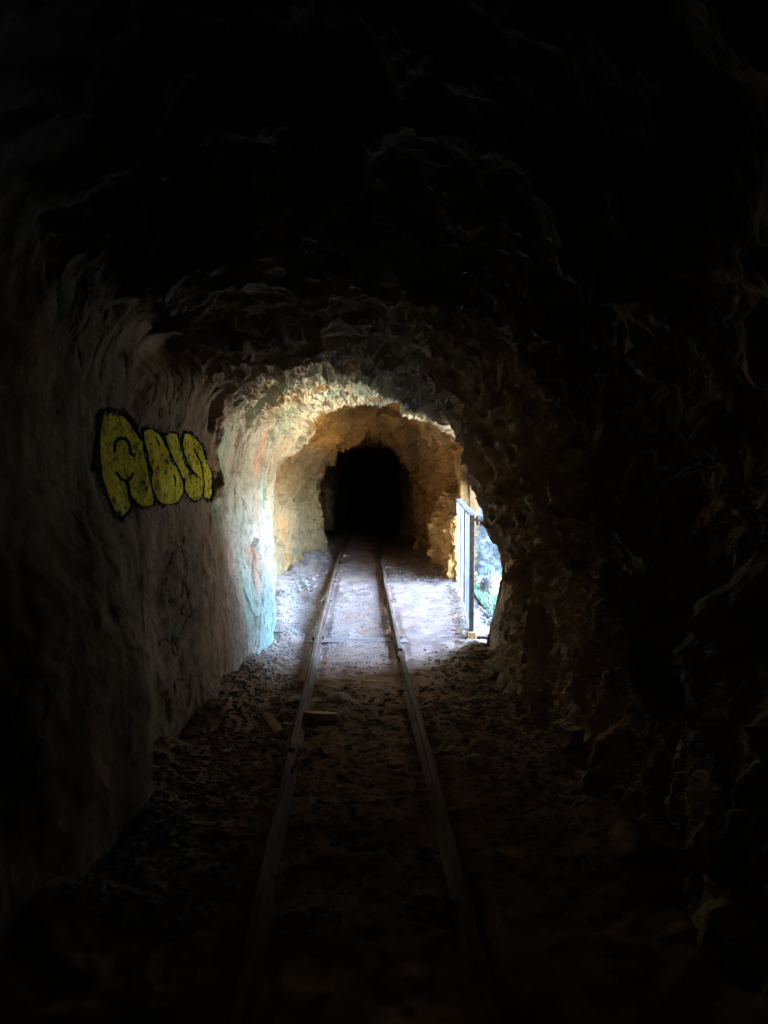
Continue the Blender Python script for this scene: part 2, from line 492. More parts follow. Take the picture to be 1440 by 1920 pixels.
n1 = fbm(P0, .8, 4, 101); n2 = fbm(P0, .3, 4, 102); n3 = fbm(PW, (.12, .10, .6), 4, 103); n4 = fbm(P0, .12, 3, 104)
col = np.repeat(C(.45, .335, .225), len(P0), 0)
col = lerp(col, C(.33, .27, .21), sstep(-.1, .5, n1))
col = lerp(col, C(.40, .25, .13), sstep(.1, .6, n2) * .6)
# left wall: brown clay skin with grey patches
cl = np.repeat(C(.26, .188, .125), len(P0), 0)
cl = lerp(cl, C(.21, .175, .115), sstep(-.1, .4, n1))
cl = lerp(cl, C(.34, .21, .15), sstep(.1, .6, n3) * .6)
# paler left wall opposite the opening, daylight partly put into its colour
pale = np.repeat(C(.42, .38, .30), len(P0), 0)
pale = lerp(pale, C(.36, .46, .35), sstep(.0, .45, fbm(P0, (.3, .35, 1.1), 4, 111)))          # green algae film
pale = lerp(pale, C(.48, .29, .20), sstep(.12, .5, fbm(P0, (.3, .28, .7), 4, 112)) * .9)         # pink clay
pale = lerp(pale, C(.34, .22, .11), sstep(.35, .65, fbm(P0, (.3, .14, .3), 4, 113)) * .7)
pale = lerp(pale, C(.20, .31, .27), sstep(.9, .25, Hv + .25 * n2) * .75)                        # green foot, with blue skylight partly put into the colour
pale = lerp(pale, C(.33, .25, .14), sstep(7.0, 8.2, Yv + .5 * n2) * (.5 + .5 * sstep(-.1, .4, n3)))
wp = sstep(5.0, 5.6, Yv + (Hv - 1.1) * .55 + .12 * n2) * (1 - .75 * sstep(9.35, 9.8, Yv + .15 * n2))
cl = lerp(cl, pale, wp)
orange = np.exp(-((Yv - (4.78 + (1.95 - Hv) * .50) + .03 * n4) / .07) ** 2) * sstep(1.25, 1.45, Hv) * (1 - sstep(1.95, 2.1, Hv))
cl = lerp(cl, C(.52, .25, .12), orange * .8)
ost = np.exp(-((Yv - (10.2 + (1.0 - Hv) * 1.0 + .12 * n4)) / .16) ** 2) * sstep(.0, .12, Hv) * (1 - sstep(.75, .95, Hv))
cl = lerp(cl, C(.55, .20, .06), np.clip(ost * 1.2, 0, .9))                                       # rust bleed
# roof: brown and grey rock, paler above the opening
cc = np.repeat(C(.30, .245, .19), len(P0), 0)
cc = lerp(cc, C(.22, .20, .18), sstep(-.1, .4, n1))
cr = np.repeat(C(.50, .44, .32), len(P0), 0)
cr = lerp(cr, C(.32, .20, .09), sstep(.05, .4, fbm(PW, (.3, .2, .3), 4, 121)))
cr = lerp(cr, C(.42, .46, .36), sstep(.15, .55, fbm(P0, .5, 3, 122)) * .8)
cc = lerp(cc, C(.14, .13, .12), sstep(3.4, 2.2, Yv))                                         # roof near the camera, shade put into a darker colour
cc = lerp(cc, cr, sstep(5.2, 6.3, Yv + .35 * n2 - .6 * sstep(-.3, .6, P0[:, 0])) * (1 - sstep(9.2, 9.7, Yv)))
# deeper in: ochre rock
oc = np.repeat(C(.50, .265, .08), len(P0), 0)
oc = lerp(oc, C(.40, .20, .06), sstep(-.1, .4, n2))
oc = lerp(oc, C(.50, .33, .12), sstep(.2, .6, n4) * .6)
deep = sstep(9.0, 9.9, Yv + .1 * n2)
olv = np.repeat(C(.34, .23, .10), len(P0), 0)
mineral_shade = cl * wL[:, None] + cc * wC[:, None] + col * wR[:, None]
mineral_shade = lerp(mineral_shade, oc, deep * wR)
mineral_shade = lerp(mineral_shade, oc * .9, deep * wC)
mineral_shade = lerp(mineral_shade, olv, deep * wL * .6)
jamb_shade = sstep(.94, 1.06, P0[:, 0]) * sstep(7.2, 7.8, Yv)
mineral_shade = lerp(mineral_shade, C(.11, .068, .034), jamb_shade * .9)  # rock beside the opening darkened in colour to imitate shade
mineral_shade = mineral_shade * (1 - .25 * np.clip(-f2, 0, .5))[:, None]  # darker in the hollows of the relief
mineral_shade = np.clip(mineral_shade, .02, .8)

# ---- three rock surfaces out of the one grid
idx = np.arange(NR * NU).reshape(NR, NU)
Q = np.stack([idx[:-1, :-1], idx[1:, :-1], idx[1:, 1:], idx[:-1, 1:]], -1)      # (NR-1, NU-1, 4)
keepx = SURF[:, 0].reshape(NR, NU)
MOg = MO.reshape(NR, NU)
cut = (MOg > .15) & (keepx > np.where(YS[:, None] > 8.5, 1.17, 1.62))
cutf = cut[:-1, :-1] & cut[1:, 1:] & cut[1:, :-1] & cut[:-1, 1:]
iL = int(np.argmin(abs(T - 4.0))); iR = int(np.argmin(abs(T - 7.6)))


def rock_part(name, j0, j1, label, cat):
    q = Q[:, j0:j1]; keep = ~cutf[:, j0:j1]
    F = q[keep]
    used = np.unique(F); remap = np.full(NR * NU, -1, np.int64); remap[used] = np.arange(len(used))
    o = mesh_np(name, SURF[used], remap[F], M_ROCK, None, False, {'mineral_shade': mineral_shade[used]})
    return tag(o, label, cat, None, 'structure')


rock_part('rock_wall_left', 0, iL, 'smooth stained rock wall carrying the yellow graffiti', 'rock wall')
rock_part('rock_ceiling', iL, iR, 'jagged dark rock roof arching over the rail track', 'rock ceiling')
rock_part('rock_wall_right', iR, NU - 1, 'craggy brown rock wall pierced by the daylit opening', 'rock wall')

# ------------------------------------------------------------------ graffiti: paint that follows the wall
def crop(pts): return np.array([(150 + x / 5.143, 750 + y / 5.143) for x, y in pts])


A_POLY = crop([(230, 132), (300, 125), (400, 150), (470, 230), (545, 335), (592, 400), (612, 520), (640, 640), (652, 740), (680, 860),
               (702, 960), (690, 1010), (640, 1030), (590, 1028), (530, 980), (492, 935), (482, 1010), (440, 1090), (392, 1132), (330, 1075),
               (280, 960), (240, 850), (207, 740), (195, 640), (180, 540), (180, 400), (190, 280), (203, 180)])
U_POLY = [crop([(608, 305), (650, 280), (690, 280), (740, 322), (785, 365), (803, 420), (848, 490), (860, 580), (915, 640), (955, 720), (983, 800),
                (985, 900), (950, 970), (880, 1005), (800, 1003), (742, 962), (702, 880), (686, 760), (700, 690), (660, 600), (638, 480), (610, 380)]),
          crop([(815, 345), (868, 317), (928, 330), (950, 420), (978, 520), (1000, 620), (1045, 682), (1040, 730), (1012, 768), (978, 740),
                (945, 650), (905, 590), (872, 520), (838, 430)])]
S_POLY = [crop([(1000, 315), (1055, 328), (1120, 382), (1168, 450), (1190, 530), (1222, 620), (1258, 682), (1266, 780), (1262, 900), (1240, 955),
                (1192, 935), (1186, 850), (1150, 752), (1100, 700), (1042, 620), (1002, 520), (987, 420)]),
          crop([(1020, 742), (1080, 712), (1138, 740), (1168, 800), (1175, 880), (1150, 958), (1100, 970), (1042, 930), (1006, 860), (1005, 790)])]
STROKES = [(crop([(326, 490), (328, 420), (365, 370), (425, 368), (465, 415), (478, 510), (512, 540)]), 2.3),
           (crop([(345, 705), (385, 760), (440, 790), (488, 745), (500, 712)]), 2.2),
           (crop([(440, 790), (462, 850), (470, 920), (492, 985)]), 2.6),
           (crop([(898, 730), (915, 780), (908, 830)]), 1.1),
           (crop([(1090, 470), (1150, 580), (1180, 700), (1190, 800), (1186, 905)]), 1.1),
           (crop([(745, 400), (760, 440)]), 1.0)]


def seg_dist(px, py, a, b):
    ab = b - a; L = (ab ** 2).sum() + 1e-9
    t = np.clip(((px - a[0]) * ab[0] + (py - a[1]) * ab[1]) / L, 0, 1)
    return np.hypot(px - a[0] - t * ab[0], py - a[1] - t * ab[1])


def poly_sd(px, py, poly):
    d = np.full(len(px), 1e9); ins = np.zeros(len(px), bool)
    for a, b in zip(poly, np.roll(poly, -1, 0)):
        d = np.minimum(d, seg_dist(px, py, a, b))
        c = ((a[1] > py) != (b[1] > py)) & (px < (b[0] - a[0]) * (py - a[1]) / (b[1] - a[1] + 1e-12) + a[0])
        ins ^= c
    return np.where(ins, -d, d)


r0 = int(np.searchsorted(YS, 2.75)); r1 = int(np.searchsorted(YS, 5.15))
hh = XZ[np.searchsorted(YS, 4.0), :iL, 1]
j0 = int(np.searchsorted(hh, 1.0)); j1 = iL - 1
UP = 3
rr = np.linspace(r0, r1, (r1 - r0) * UP + 1); jj = np.linspace(j0, j1, (j1 - j0) * UP + 1)


def bil(Gr):
    a = np.floor(rr).astype(int); fa = (rr - a)[:, None, None]; b = np.floor(jj).astype(int); fb = (jj - b)[None, :, None]
    a2 = np.minimum(a + 1, NR - 1); b2 = np.minimum(b + 1, NU - 1)
    return (Gr[np.ix_(a, b)] * (1 - fa) * (1 - fb) + Gr[np.ix_(a2, b)] * fa * (1 - fb)
            + Gr[np.ix_(a, b2)] * (1 - fa) * fb + Gr[np.ix_(a2, b2)] * fa * fb)


pg = bil(SURF.reshape(NR, NU, 3)); pn = bil(NS.reshape(NR, NU, 3)); pb = bil(P0.reshape(NR, NU, 3)).reshape(-1, 3)
gx, gy = project(pg.reshape(-1, 3))
rough_e = fbm(pb.astype(np.float32), .05, 3, 7) * 1.2
sdA = poly_sd(gx, gy, A_POLY) + rough_e
sdU = np.minimum(*[poly_sd(gx, gy, p) for p in U_POLY]) + rough_e * .7
sdS = np.minimum(*[poly_sd(gx, gy, p) for p in S_POLY]) + rough_e * .6
stro = np.full(len(gx), 1e9)
for pl, w in STROKES:
    for a, b in zip(pl[:-1], pl[1:]):
        stro = np.minimum(stro, seg_dist(gx, gy, a, b) - w)
stro = stro + rough_e * .4
gaps = np.minimum(np.minimum(poly_sd(gx, gy, U_POLY[0]), poly_sd(gx, gy, U_POLY[1])), sdA)
nA, nB = len(rr), len(jj)
gi = np.arange(nA * nB).reshape(nA, nB)
GQ = np.stack([gi[:-1, :-1], gi[1:, :-1], gi[1:, 1:], gi[:-1, 1:]], -1).reshape(-1, 4)
wear = fbm(pb.astype(np.float32), .035, 3, 17)
graf = empty('graffiti', (-1.15, 3.9, 1.5))
tag(graf, 'faded yellow bubble letter graffiti with black outlines sprayed on the rock wall', 'graffiti')


def paint(name, mask, mat, off, label=None):
    F = GQ[mask[GQ].all(1)]
    used = np.unique(F); rm = np.full(nA * nB, -1, np.int64); rm[used] = np.arange(len(used))
    V = (pg + pn * off).reshape(-1, 3)[used] - np.array(graf.location)
    o = mesh_np(name, V, rm[F], mat, graf, True, None, pn.reshape(-1, 3)[used])
    if label: o['label'] = label


allsd = np.minimum(np.minimum(sdA, sdU), sdS)
thick = np.where(gx < 262, 8.5, 4.5) + 5 * sstep(820, 770, gy) * (gx < 280) + 3.5 * fbm(pb.astype(np.float32), .09, 2, 19)
spray = fbm(pb.astype(np.float32), .014, 2, 29)
paint('outline', (allsd + 3.6 * spray < thick) & (wear < .85), M_BLACK, .0025)
for nm, sd in (('letter A', sdA), ('letter U', sdU), ('letter S', sdS)):
    own = sd <= np.minimum(np.minimum(sdA, sdU), sdS) + 1e-6
    paint('letter', (sd < 0) & own & (stro > 0) & (wear < .80), M_YELLOW, .005, 'yellow bubble ' + nm)

# ------------------------------------------------------------------ track centre line and floor height
TY = np.array([-8, 0, 3, 5, 7, 10, 13, 16, 22, 34.0]); TX = np.array([.28, .02, -.09, -.172, -.245, -.335, -.40, -.43, -.40, .1])


def track_x(y):
    return float(pchip(TY, TX[:, None], np.array([float(y)]))[0, 0])


def floor_h(X, Y):
    P = np.stack([X, Y, np.zeros_like(X)], 1).astype(np.float32)
    tx = pchip(TY, TX[:, None], Y.astype(float))[:, 0]
    lb = pchip(KY, CP[:, 1, 0][:, None], Y.astype(float))[:, 0]; rb = pchip(KY, CP[:, 11, 0][:, None], Y.astype(float))[:, 0]
    z = .018 * fbm(P, .9, 3, 201) + .012 * fbm(P, .16, 4, 202)
    stony = np.clip(sstep(6.4, 5.2, Y) + sstep(.45, .75, abs(X - tx)) * sstep(.5, -.2, X) + .15, 0, 1)
    z += stony * (1 - .5 * sstep(5.8, 6.4, Y)) * (.014 * facet(P, .11, 203, .7, 1) + .007 * facet(P, .035, 204, .7, 1))
    inside = (X < .95) | (Y < 5.9) | (Y > 10.1)
    z += np.where(inside, (.09 + .07 * fbm(P, .35, 3, 205)) * sstep(.36, .0, np.minimum(X - lb, rb - X)), 0) * (1 - .8 * sstep(6.0, 6.5, Y) * sstep(10.2, 9.8, Y) * (X > 0))
    # the sleepers' tops come level with the dirt, the rails stand free
    near_rail = np.minimum(abs(X - tx - .345), abs(X - tx + .345))
    z -= .012 * sstep(.11, .05, near_rail)
    z += -.10 * sstep(1.05, 1.6, X) * sstep(5.9, 6.3, Y) * sstep(10.4, 9.9, Y)
    return z - .01


def floor_z(x, y):
    return float(floor_h(np.array([float(x)]), np.array([float(y)]))[0])


FY = spans((-8, 1.5, .06), (1.5, 3, .02), (3, 10.5, .012), (10.5, 15, .02), (15, 34, .08)); FX = np.linspace(-1.75, 1.75, 250)
gx_, gy_ = np.meshgrid(FX, FY)
fz = floor_h(gx_.ravel(), gy_.ravel())
FP = np.stack([gx_.ravel(), gy_.ravel(), fz], 1)
fp = FP.astype(np.float32)
dc = np.repeat(C(.38, .25, .19), len(FP), 0)
dc = lerp(dc, C(.40, .29, .23), sstep(-.2, .4, fbm(fp, .7, 3, 211)))
dc = lerp(dc, C(.22, .15, .10), sstep(.1, .5, fbm(fp, .35, 4, 212)) * .7)
dc = lerp(dc, C(.20, .132, .08), sstep(6.4, 5.6, FP[:, 1] + .3 * fbm(fp, .4, 3, 213)) * .85)  # dirt before the lit patch darkened in colour to stand for shade
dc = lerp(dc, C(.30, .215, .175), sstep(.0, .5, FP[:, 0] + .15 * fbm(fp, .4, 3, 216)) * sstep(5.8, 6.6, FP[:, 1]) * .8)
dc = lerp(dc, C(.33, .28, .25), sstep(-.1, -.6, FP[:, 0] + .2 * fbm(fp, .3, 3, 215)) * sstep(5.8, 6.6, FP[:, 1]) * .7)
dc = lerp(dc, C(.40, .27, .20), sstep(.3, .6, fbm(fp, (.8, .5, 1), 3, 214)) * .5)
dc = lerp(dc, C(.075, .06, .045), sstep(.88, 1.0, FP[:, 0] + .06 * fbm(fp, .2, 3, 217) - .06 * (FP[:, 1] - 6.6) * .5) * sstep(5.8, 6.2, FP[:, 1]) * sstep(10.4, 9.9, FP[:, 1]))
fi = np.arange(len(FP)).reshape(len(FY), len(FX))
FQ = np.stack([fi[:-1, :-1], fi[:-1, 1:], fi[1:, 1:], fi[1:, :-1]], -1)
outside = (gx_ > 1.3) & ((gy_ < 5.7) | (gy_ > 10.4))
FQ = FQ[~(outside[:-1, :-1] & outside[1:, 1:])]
tag(mesh_np('floor', FP, FQ.reshape(-1, 4), M_DIRT, None, True, {'mineral_shade': dc}), 'reddish dirt and gravel floor under the rail track', 'floor', None, 'structure')

# ------------------------------------------------------------------ rail track
track = empty('rail_track', (0, 0, 0))
tag(track, 'narrow gauge rail track of two rusty rails on worn wooden sleepers', 'rail track')
PROF = [(-.018, .077), (-.012, .082), (.012, .082), (.018, .077), (.017, .062), (.006, .054), (.006, .016), (.036, .008), (.036, 0), (-.036, 0),
        (-.036, .008), (-.006, .016), (-.006, .054), (-.017, .062)]


def rail(side, y0, y1):
    ys_ = np.arange(y0, y1 + 1e-6, .12 if y1 - y0 > 1 else .05)
    V = []
    for y in ys_:
        x = track_x(y) + side * .346 + .004 * math.sin(y * 1.7 + side)
        z = -.012 + .004 * math.sin(y * 1.1 + 2 * side)
        for px, pz in PROF: V.append((x + px, y, z + pz))
    n = len(PROF); m = len(ys_)
    F = [(i * n + k, (i + 1) * n + k, (i + 1) * n + (k + 1) % n, i * n + (k + 1) % n) for i in range(m - 1) for k in range(n)]
    o = mesh_np('rail', V, F, M_RAIL, track, False)
    return o


rail(-1, -7, 3.86); rail(-1, 3.868, 30)
rail(1, -7, 6.05); rail(1, 6.062, 30)
for s, y in ((1, 6.056), (-1, 3.864)):
    bm = bmesh.new()
    for sd in (-1, 1):
        x = track_x(y) + s * .346 + sd * .017
        add_bar(bm, (x, y - .16, .023), (x, y + .16, .023), .012, .034, bev=.002)
        for dy in (-.11, -.04, .04, .11):
            add_rod(bm, (x + sd * .004, y + dy, .023), (x + sd * .016, y + dy, .023), .010, 6)
    bm_obj('fishplate', bm, M_RAIL, track)
for y, x0, x1 in ((6.72, -.89, .42), (8.62, -.98, .36), (10.15, -1.0, .3), (11.9, -1.05, .25), (5.05, -.8, .45)):
    bm = bmesh.new()
    r = add_bar(bm, (x0, y, -.055), (x1, y, -.055), .16, .13, bev=.008)
    bmesh.ops.subdivide_edges(bm, edges=[e for e in bm.edges if e.calc_length() > .5], cuts=30)
    for v in bm.verts:
        v.co += Vector((.006 * math.sin(v.co.y * 40 + v.co.z * 60), .007 * math.sin(v.co.x * 9 + y * 5) + .004 * math.sin(v.co.x * 31), .003 * math.sin(v.co.x * 13 + y)))
    o = bm_obj('sleeper', bm, M_SLEEPER, track)
    # sit the sleeper's top just proud of the dirt
    o.location.z = (np.mean([floor_z(x, y) for x in np.linspace(x0, x1, 9)]) - .015) if y > 5.5 else -.03

spike0 = None
for y in (6.72, 8.62, 10.15):
    for s in (-1, 1):
        for sd in (-1, 1):
            if spike0 is None:
                bm = bmesh.new(); add_rod(bm, (0, 0, -.03), (0, 0, .012), .009, 7)
                bmesh.ops.create_uvsphere(bm, u_segments=8, v_segments=5, radius=.015, matrix=Matrix.Translation((0, 0, .012)) @ Matrix.Diagonal((1, 1.3, .6, 1)))
                spike0 = k = bm_obj('spike', bm, M_RAIL, track)
            else:
                k = spike0.copy(); COL.objects.link(k); k.parent = track
            k.location = (track_x(y) + s * .346 + sd * .044, y + .02 * sd, .004)

# ------------------------------------------------------------------ railing along the opening
rail_root = empty('railing', (.76, 6.65, 0))
tag(rail_root, 'pale metal safety railing with upright bars across the daylit side opening', 'railing')
A0 = Vector((.765, 6.66, 0)); B0 = Vector((.965, 10.02, 0)); dirv = (B0 - A0).normalized(); nrm = Vector((dirv.y, -dirv.x, 0))


def loc(v): return Vector(v) - Vector(rail_root.location)


TOPH = 1.11
bm = bmesh.new(); add_bar(bm, loc(A0 - dirv * .03 + Vector((0, 0, TOPH))), loc(B0 + dirv * .02 + Vector((0, 0, TOPH))), .065, .018, bev=.003)
bm_obj('top_rail', bm, M_GALV, rail_root)
bm = bmesh.new(); add_bar(bm, loc(A0 + Vector((0, 0, .095)) + dirv * .03), loc(B0 + Vector((0, 0, .095)) - dirv * .03), .05, .016, bev=.003)
bm_obj('bottom_rail', bm, M_GALV, rail_root)
for p in (A0, B0):
    bm = bmesh.new(); add_bar(bm, loc(p + Vector((0, 0, .02))), loc(p + Vector((0, 0, TOPH - .009))), .04, .04, up=dirv, bev=.003)
    bm_obj('post', bm, M_GALV if p is B0 else M_DARKSTEEL, rail_root)  # near post's darker steel stands in for shade from the rock
NBAR = 17; proto = None
for k in range(1, NBAR):
    p = A0.lerp(B0, k / NBAR)
    if proto is None:
        bm = bmesh.new(); add_bar(bm, (0, 0, .103), (0, 0, TOPH - .009), .016, .016, up=dirv, bev=.001)
        proto = b = bm_obj('bar', bm, M_BAR, rail_root)
    else:
        b = proto.copy(); COL.objects.link(b); b.parent = rail_root
    b.location = loc(p); b.rotation_euler.z = random.uniform(-.5, .5)
bm = bmesh.new(); add_bar(bm, loc(A0 + Vector((-.0, -.01, .0))), loc(A0 + Vector((.0, -.01, .085))), .085, .075, up=dirv, bev=.008)
bm_obj('post_foot', bm, M_RUST, rail_root)
bm = bmesh.new(); add_bar(bm, loc(B0), loc(B0 + Vector((0, 0, .06))), .08, .07, up=dirv, bev=.008)
bm_obj('post_foot', bm, M_RUST, rail_root)
bm = bmesh.new()
add_bar(bm, loc(A0 + Vector((.02, -.01, TOPH - .045))), loc(A0 + Vector((.20, -.03, TOPH - .065))), .03, .022, bev=.002)
add_bar(bm, loc(A0 + Vector((.045, -.02, TOPH - .095))), loc(A0 + Vector((.045, -.02, TOPH - .01))), .02, .02, up=dirv, bev=.002)
add_rod(bm, loc(A0 + Vector((.075, -.035, TOPH - .10))), loc(A0 + Vector((.075, -.035, TOPH - .05))), .012, 8)
bm_obj('wall_bracket', bm, M_DARKSTEEL, rail_root)
bm = bmesh.new(); add_bar(bm, loc(A0 + Vector((.03, -.02, .03))), loc(A0 + Vector((.30, -.10, .035))), .035, .03, bev=.003)
bm_obj('wall_tie', bm, M_DARKSTEEL, rail_root)

# ------------------------------------------------------------------ stones, leaves, scraps on the floor
def ico(sub):
    bm = bmesh.new(); bmesh.ops.create_icosphere(bm, subdivisions=sub, radius=1)
    V = np.array([v.co[:] for v in bm.verts], np.float32); F = np.array([[v.index for v in f.verts] for f in bm.faces]); bm.free()
    return V, F


def stones(n, xf, yf, smin, smax, seed, sub=1, flat=.6, pw=2.5):
    g = np.random.default_rng(seed); V0, F0 = ico(sub)
    xs = xf(g, n); ys_ = yf(g, n); s = smin + (smax - smin) * g.random(n) ** pw
    zz = floor_h(xs, ys_)
    Vs = []; Fs = []
    for k in range(n):
        q = V0 * (1 + .45 * (g.random((len(V0), 1)) - .5)) * s[k] * np.array([g.uniform(.6, 1.2), g.uniform(.7, 1.3), flat * g.uniform(.5, 1.1)])
        a = g.uniform(0, 6.28); t = g.uniform(-.4, .4)
        Rz = np.array([[math.cos(a), -math.sin(a), 0], [math.sin(a), math.cos(a), 0], [0, 0, 1]])
        Rx = np.array([[1, 0, 0], [0, math.cos(t), -math.sin(t)], [0, math.sin(t), math.cos(t)]])
        Vs.append(q @ Rx.T @ Rz.T + np.array([xs[k], ys_[k], zz[k] + s[k] * .22])); Fs.append(F0 + k * len(V0))
    return np.concatenate(Vs), np.concatenate(Fs)


def ucat(*parts):
    V = []; F = []; o = 0
    for v, f in parts:
        V.append(v); F.append(f + o); o += len(v)
    return np.concatenate(V), np.concatenate(F)


def tri(lo, mode, hi): return lambda g, n: g.triangular(lo, mode, hi, n)
def uni(lo, hi): return lambda g, n: g.uniform(lo, hi, n)


pale_chips = [
    stones(2200, tri(-1.15, -.95, -.5), tri(5.2, 6.2, 9.5), .004, .018, 1),
    stones(1500, uni(-.55, .05), uni(5.6, 10), .004, .014, 2),
    stones(700, tri(-1.35, -1.2, -.6), uni(8.5, 13.5), .008, .035, 3),
    stones(500, tri(.2, .85, .95), uni(6.5, 10), .004, .014, 7),
]
rubble = [
    stones(2600, tri(-1.2, -.9, -.45), uni(2.4, 5.6), .006, .026, 4),
    stones(1200, uni(-.45, .3), uni(2.4, 5.2), .006, .03, 5, pw=4),
    stones(2600, tri(.25, .75, .98), tri(2.4, 5.0, 6.4), .006, .026, 6),
    stones(600, tri(.1, .8, .9), uni(10.2, 13.5), .008, .035, 8),
]
V, F = ucat(*rubble)
tag(mesh_np('rubble', V, F, M_RUBBLE, None, False), 'dark brown rubble strewn over the unlit floor beside the rails', 'rubble', None, 'stuff')
V, F = ucat(*pale_chips)
tag(mesh_np('gravel', V, F, M_GRAVEL, None, False), 'pale gravel chips scattered over the lit floor by the left wall', 'gravel', None, 'stuff')

g = np.random.default_rng(77); Vs = []; Fs = []
nl = 1500
lx = np.concatenate([g.triangular(.3, .78, .92, 1100), g.uniform(.62, .9, 400)]); ly = np.concatenate([g.triangular(3.4, 5.9, 6.6, 1100), g.uniform(6.4, 10, 400)])
m = (ly < 6.5) | (abs(lx - (.70 + (ly - 6.66) * .06)) < .07); lx, ly = lx[m], ly[m]
lz = floor_h(lx, ly)
for k in range(len(lx)):
    L = g.uniform(.012, .035); W = L * g.uniform(.3, .55); a = g.uniform(0, 6.28); c = g.uniform(.1, .6) * L
    q = np.array([(-L, 0, c * .6), (-.3 * L, -W, c * .2), (-.3 * L, W, c * .3), (.4 * L, -W * .8, c * .2), (.4 * L, W * .8, c * .25), (L, 0, c)])
    t = g.uniform(-.5, .5); Rx = np.array([[1, 0, 0], [0, math.cos(t), -math.sin(t)], [0, math.sin(t), math.cos(t)]])
    Rz = np.array([[math.cos(a), -math.sin(a), 0], [math.sin(a), math.cos(a), 0], [0, 0, 1]])
    Vs.append(q @ Rx.T @ Rz.T + np.array([lx[k], ly[k], lz[k] + .008])); b = k * 6
    Fs += [(b, b + 1, b + 2, b + 2), (b + 1, b + 3, b + 4, b + 2), (b + 3, b + 5, b + 4, b + 4)]
Fq = np.array(Fs); tri_m = Fq[:, 2] == Fq[:, 3]
Ft = np.concatenate([Fq[tri_m][:, :3], Fq[~tri_m][:, [0, 1, 2]], Fq[~tri_m][:, [0, 2, 3]]])
tag(mesh_np('fallen_leaves', np.concatenate(Vs), Ft, M_LEAF, None, False), 'dry brown leaf litter on the floor before the railing', 'leaf litter', None, 'stuff')


def slab(name, pts, th, loc_, mat, label, cat, tilt=(0, 0, 0)):
    bm = bmesh.new()
    vs = [bm.verts.new((x, y, 0)) for x, y in pts]; f = bm.faces.new(vs)
    r = bmesh.ops.extrude_face_region(bm, geom=[f])
    for v in [e for e in r['geom'] if isinstance(e, bmesh.types.BMVert)]: v.co.z += th; v.co.x *= .93; v.co.y *= .93
    bmesh.ops.recalc_face_normals(bm, faces=bm.faces[:])
    bmesh.ops.bevel(bm, geom=bm.edges[:], offset=th * .18, segments=2, affect='EDGES')
    o = bm_obj(name, bm, mat); o.location = loc_; o.rotation_euler = tilt
    return tag(o, label, cat)


slab('wood_scrap', [(-.03, -.17), (.03, -.15), (.035, .13), (.0, .17), (-.03, .12)], .022, (-.655, 4.43, floor_z(-.655, 4.43) + .012), M_WOOD,
     'broken orange brown plank piece lying outside the rail nearer the graffiti', 'wood scrap', (R(5), R(-10), R(24)))
slab('flat_stone', [(-.12, -.03), (-.02, -.07), (.10, -.05), (.13, .02), (.03, .07), (-.10, .05)], .04, (-.385, 4.52, floor_z(-.385, 4.52) + .012), M_WOOD,
     'flat tan stone flake lying between the rails beside the plank piece', 'stone', (R(-10), R(4), R(6)))


def boulder(name, r, loc_, mat, label, cat, seed, sub=4):
    V0, F0 = ico(sub); P = (V0 * np.array(r)).astype(np.float32) + seed * 3.1
    d = .16 * fbm(P, max(r) * .9, 4, seed) + .22 * facet(P, max(r) * .8, seed, .6, .6)
    V = V0 * np.array(r) * (1 + d)[:, None]
    o = mesh_np(name, V, F0, mat, None, False); o.location = loc_
    return tag(o, label, cat)


boulder('rock', (.05, .045, .04), (.46, 3.82, floor_z(.46, 3.82) + .02), M_GRAVEL, 'fist sized pale stone lying right of the track in the dark', 'rock', 3, 3)
boulder('rock', (.075, .06, .045), (-.30, 4.95, floor_z(-.30, 4.95) + .02), M_GRAVEL, 'dusky flattish stone between the rails behind the tan flake', 'rock', 4, 3)
boulder('boulder', (.17, .18, .17), (1.36, 9.25, .06), M_CLIFF, 'blue grey boulder in the daylight beyond the railing', 'boulder', 6)

# twigs by the foot of the opening
bm = bmesh.new(); g = random.Random(9)
for k in range(60):
    x = g.uniform(.82, 1.1); y = g.uniform(6.6, 8.0); z = floor_z(x, y) + .01
    a = g.uniform(0, 6.28); L = g.uniform(.08, .3); p = Vector((x, y, z)); d = Vector((math.cos(a), math.sin(a), g.uniform(0, .9))).normalized()
    for s in range(3):
        q = p + d * L / 3; add_rod(bm, p, q, .0028 - .0006 * s, 5); p = q
        d = (d + Vector((g.uniform(-.4, .4), g.uniform(-.4, .4), g.uniform(-.3, .2)))).normalized()
tag(bm_obj('twigs', bm, M_TWIG), 'tangle of dry grey twigs heaped behind the railing foot', 'twigs', None, 'stuff')

# ------------------------------------------------------------------ outdoors: cliff, ground, bank, plants
CY = spans((-14, 5.2, .25), (5.2, 9.5, .035), (9.5, 10.4, .010), (10.4, 10.6, .035), (10.6, 40, .3)); CS = np.concatenate([np.linspace(-.6, 2.4, 240), np.linspace(2.5, 14, 60)])
cg_y, cg_s = np.meshgrid(CY, CS, indexing='ij')
fy = cg_y.ravel(); fs = cg_s.ravel()
hz = np.where(fs < 4.8, fs, 4.8 + (fs - 4.8) * .45)
cx = 1.11 + .29 * sstep(9.0, 7.0, fy) - .03 * np.clip(fs - 1.5, 0, 20) - 1.6 * np.clip(fs - 4.8, 0, 30)
Pc = np.stack([cx, fy, hz], 1).astype(np.float32)
en = fbm(np.stack([np.full(len(fy), 1.0), fy, fs], 1).astype(np.float32), .5, 3, 71)
mo = opening(fy, fs, edge_n.mean() + 0 * en)
cd = .12 * fbm(Pc, 1.2, 4, 301) + .10 * facet(Pc, .6, 302, .6, 1.0)
cd *= np.clip(sstep(.0, .6, np.abs(fy - 8.2) - 2.0) + sstep(2.0, 3.0, fs), 0, 1) * 1.0
Pc[:, 0] += np.where((fy > 9) & (fs < 2.4), np.minimum(cd, 0), cd)
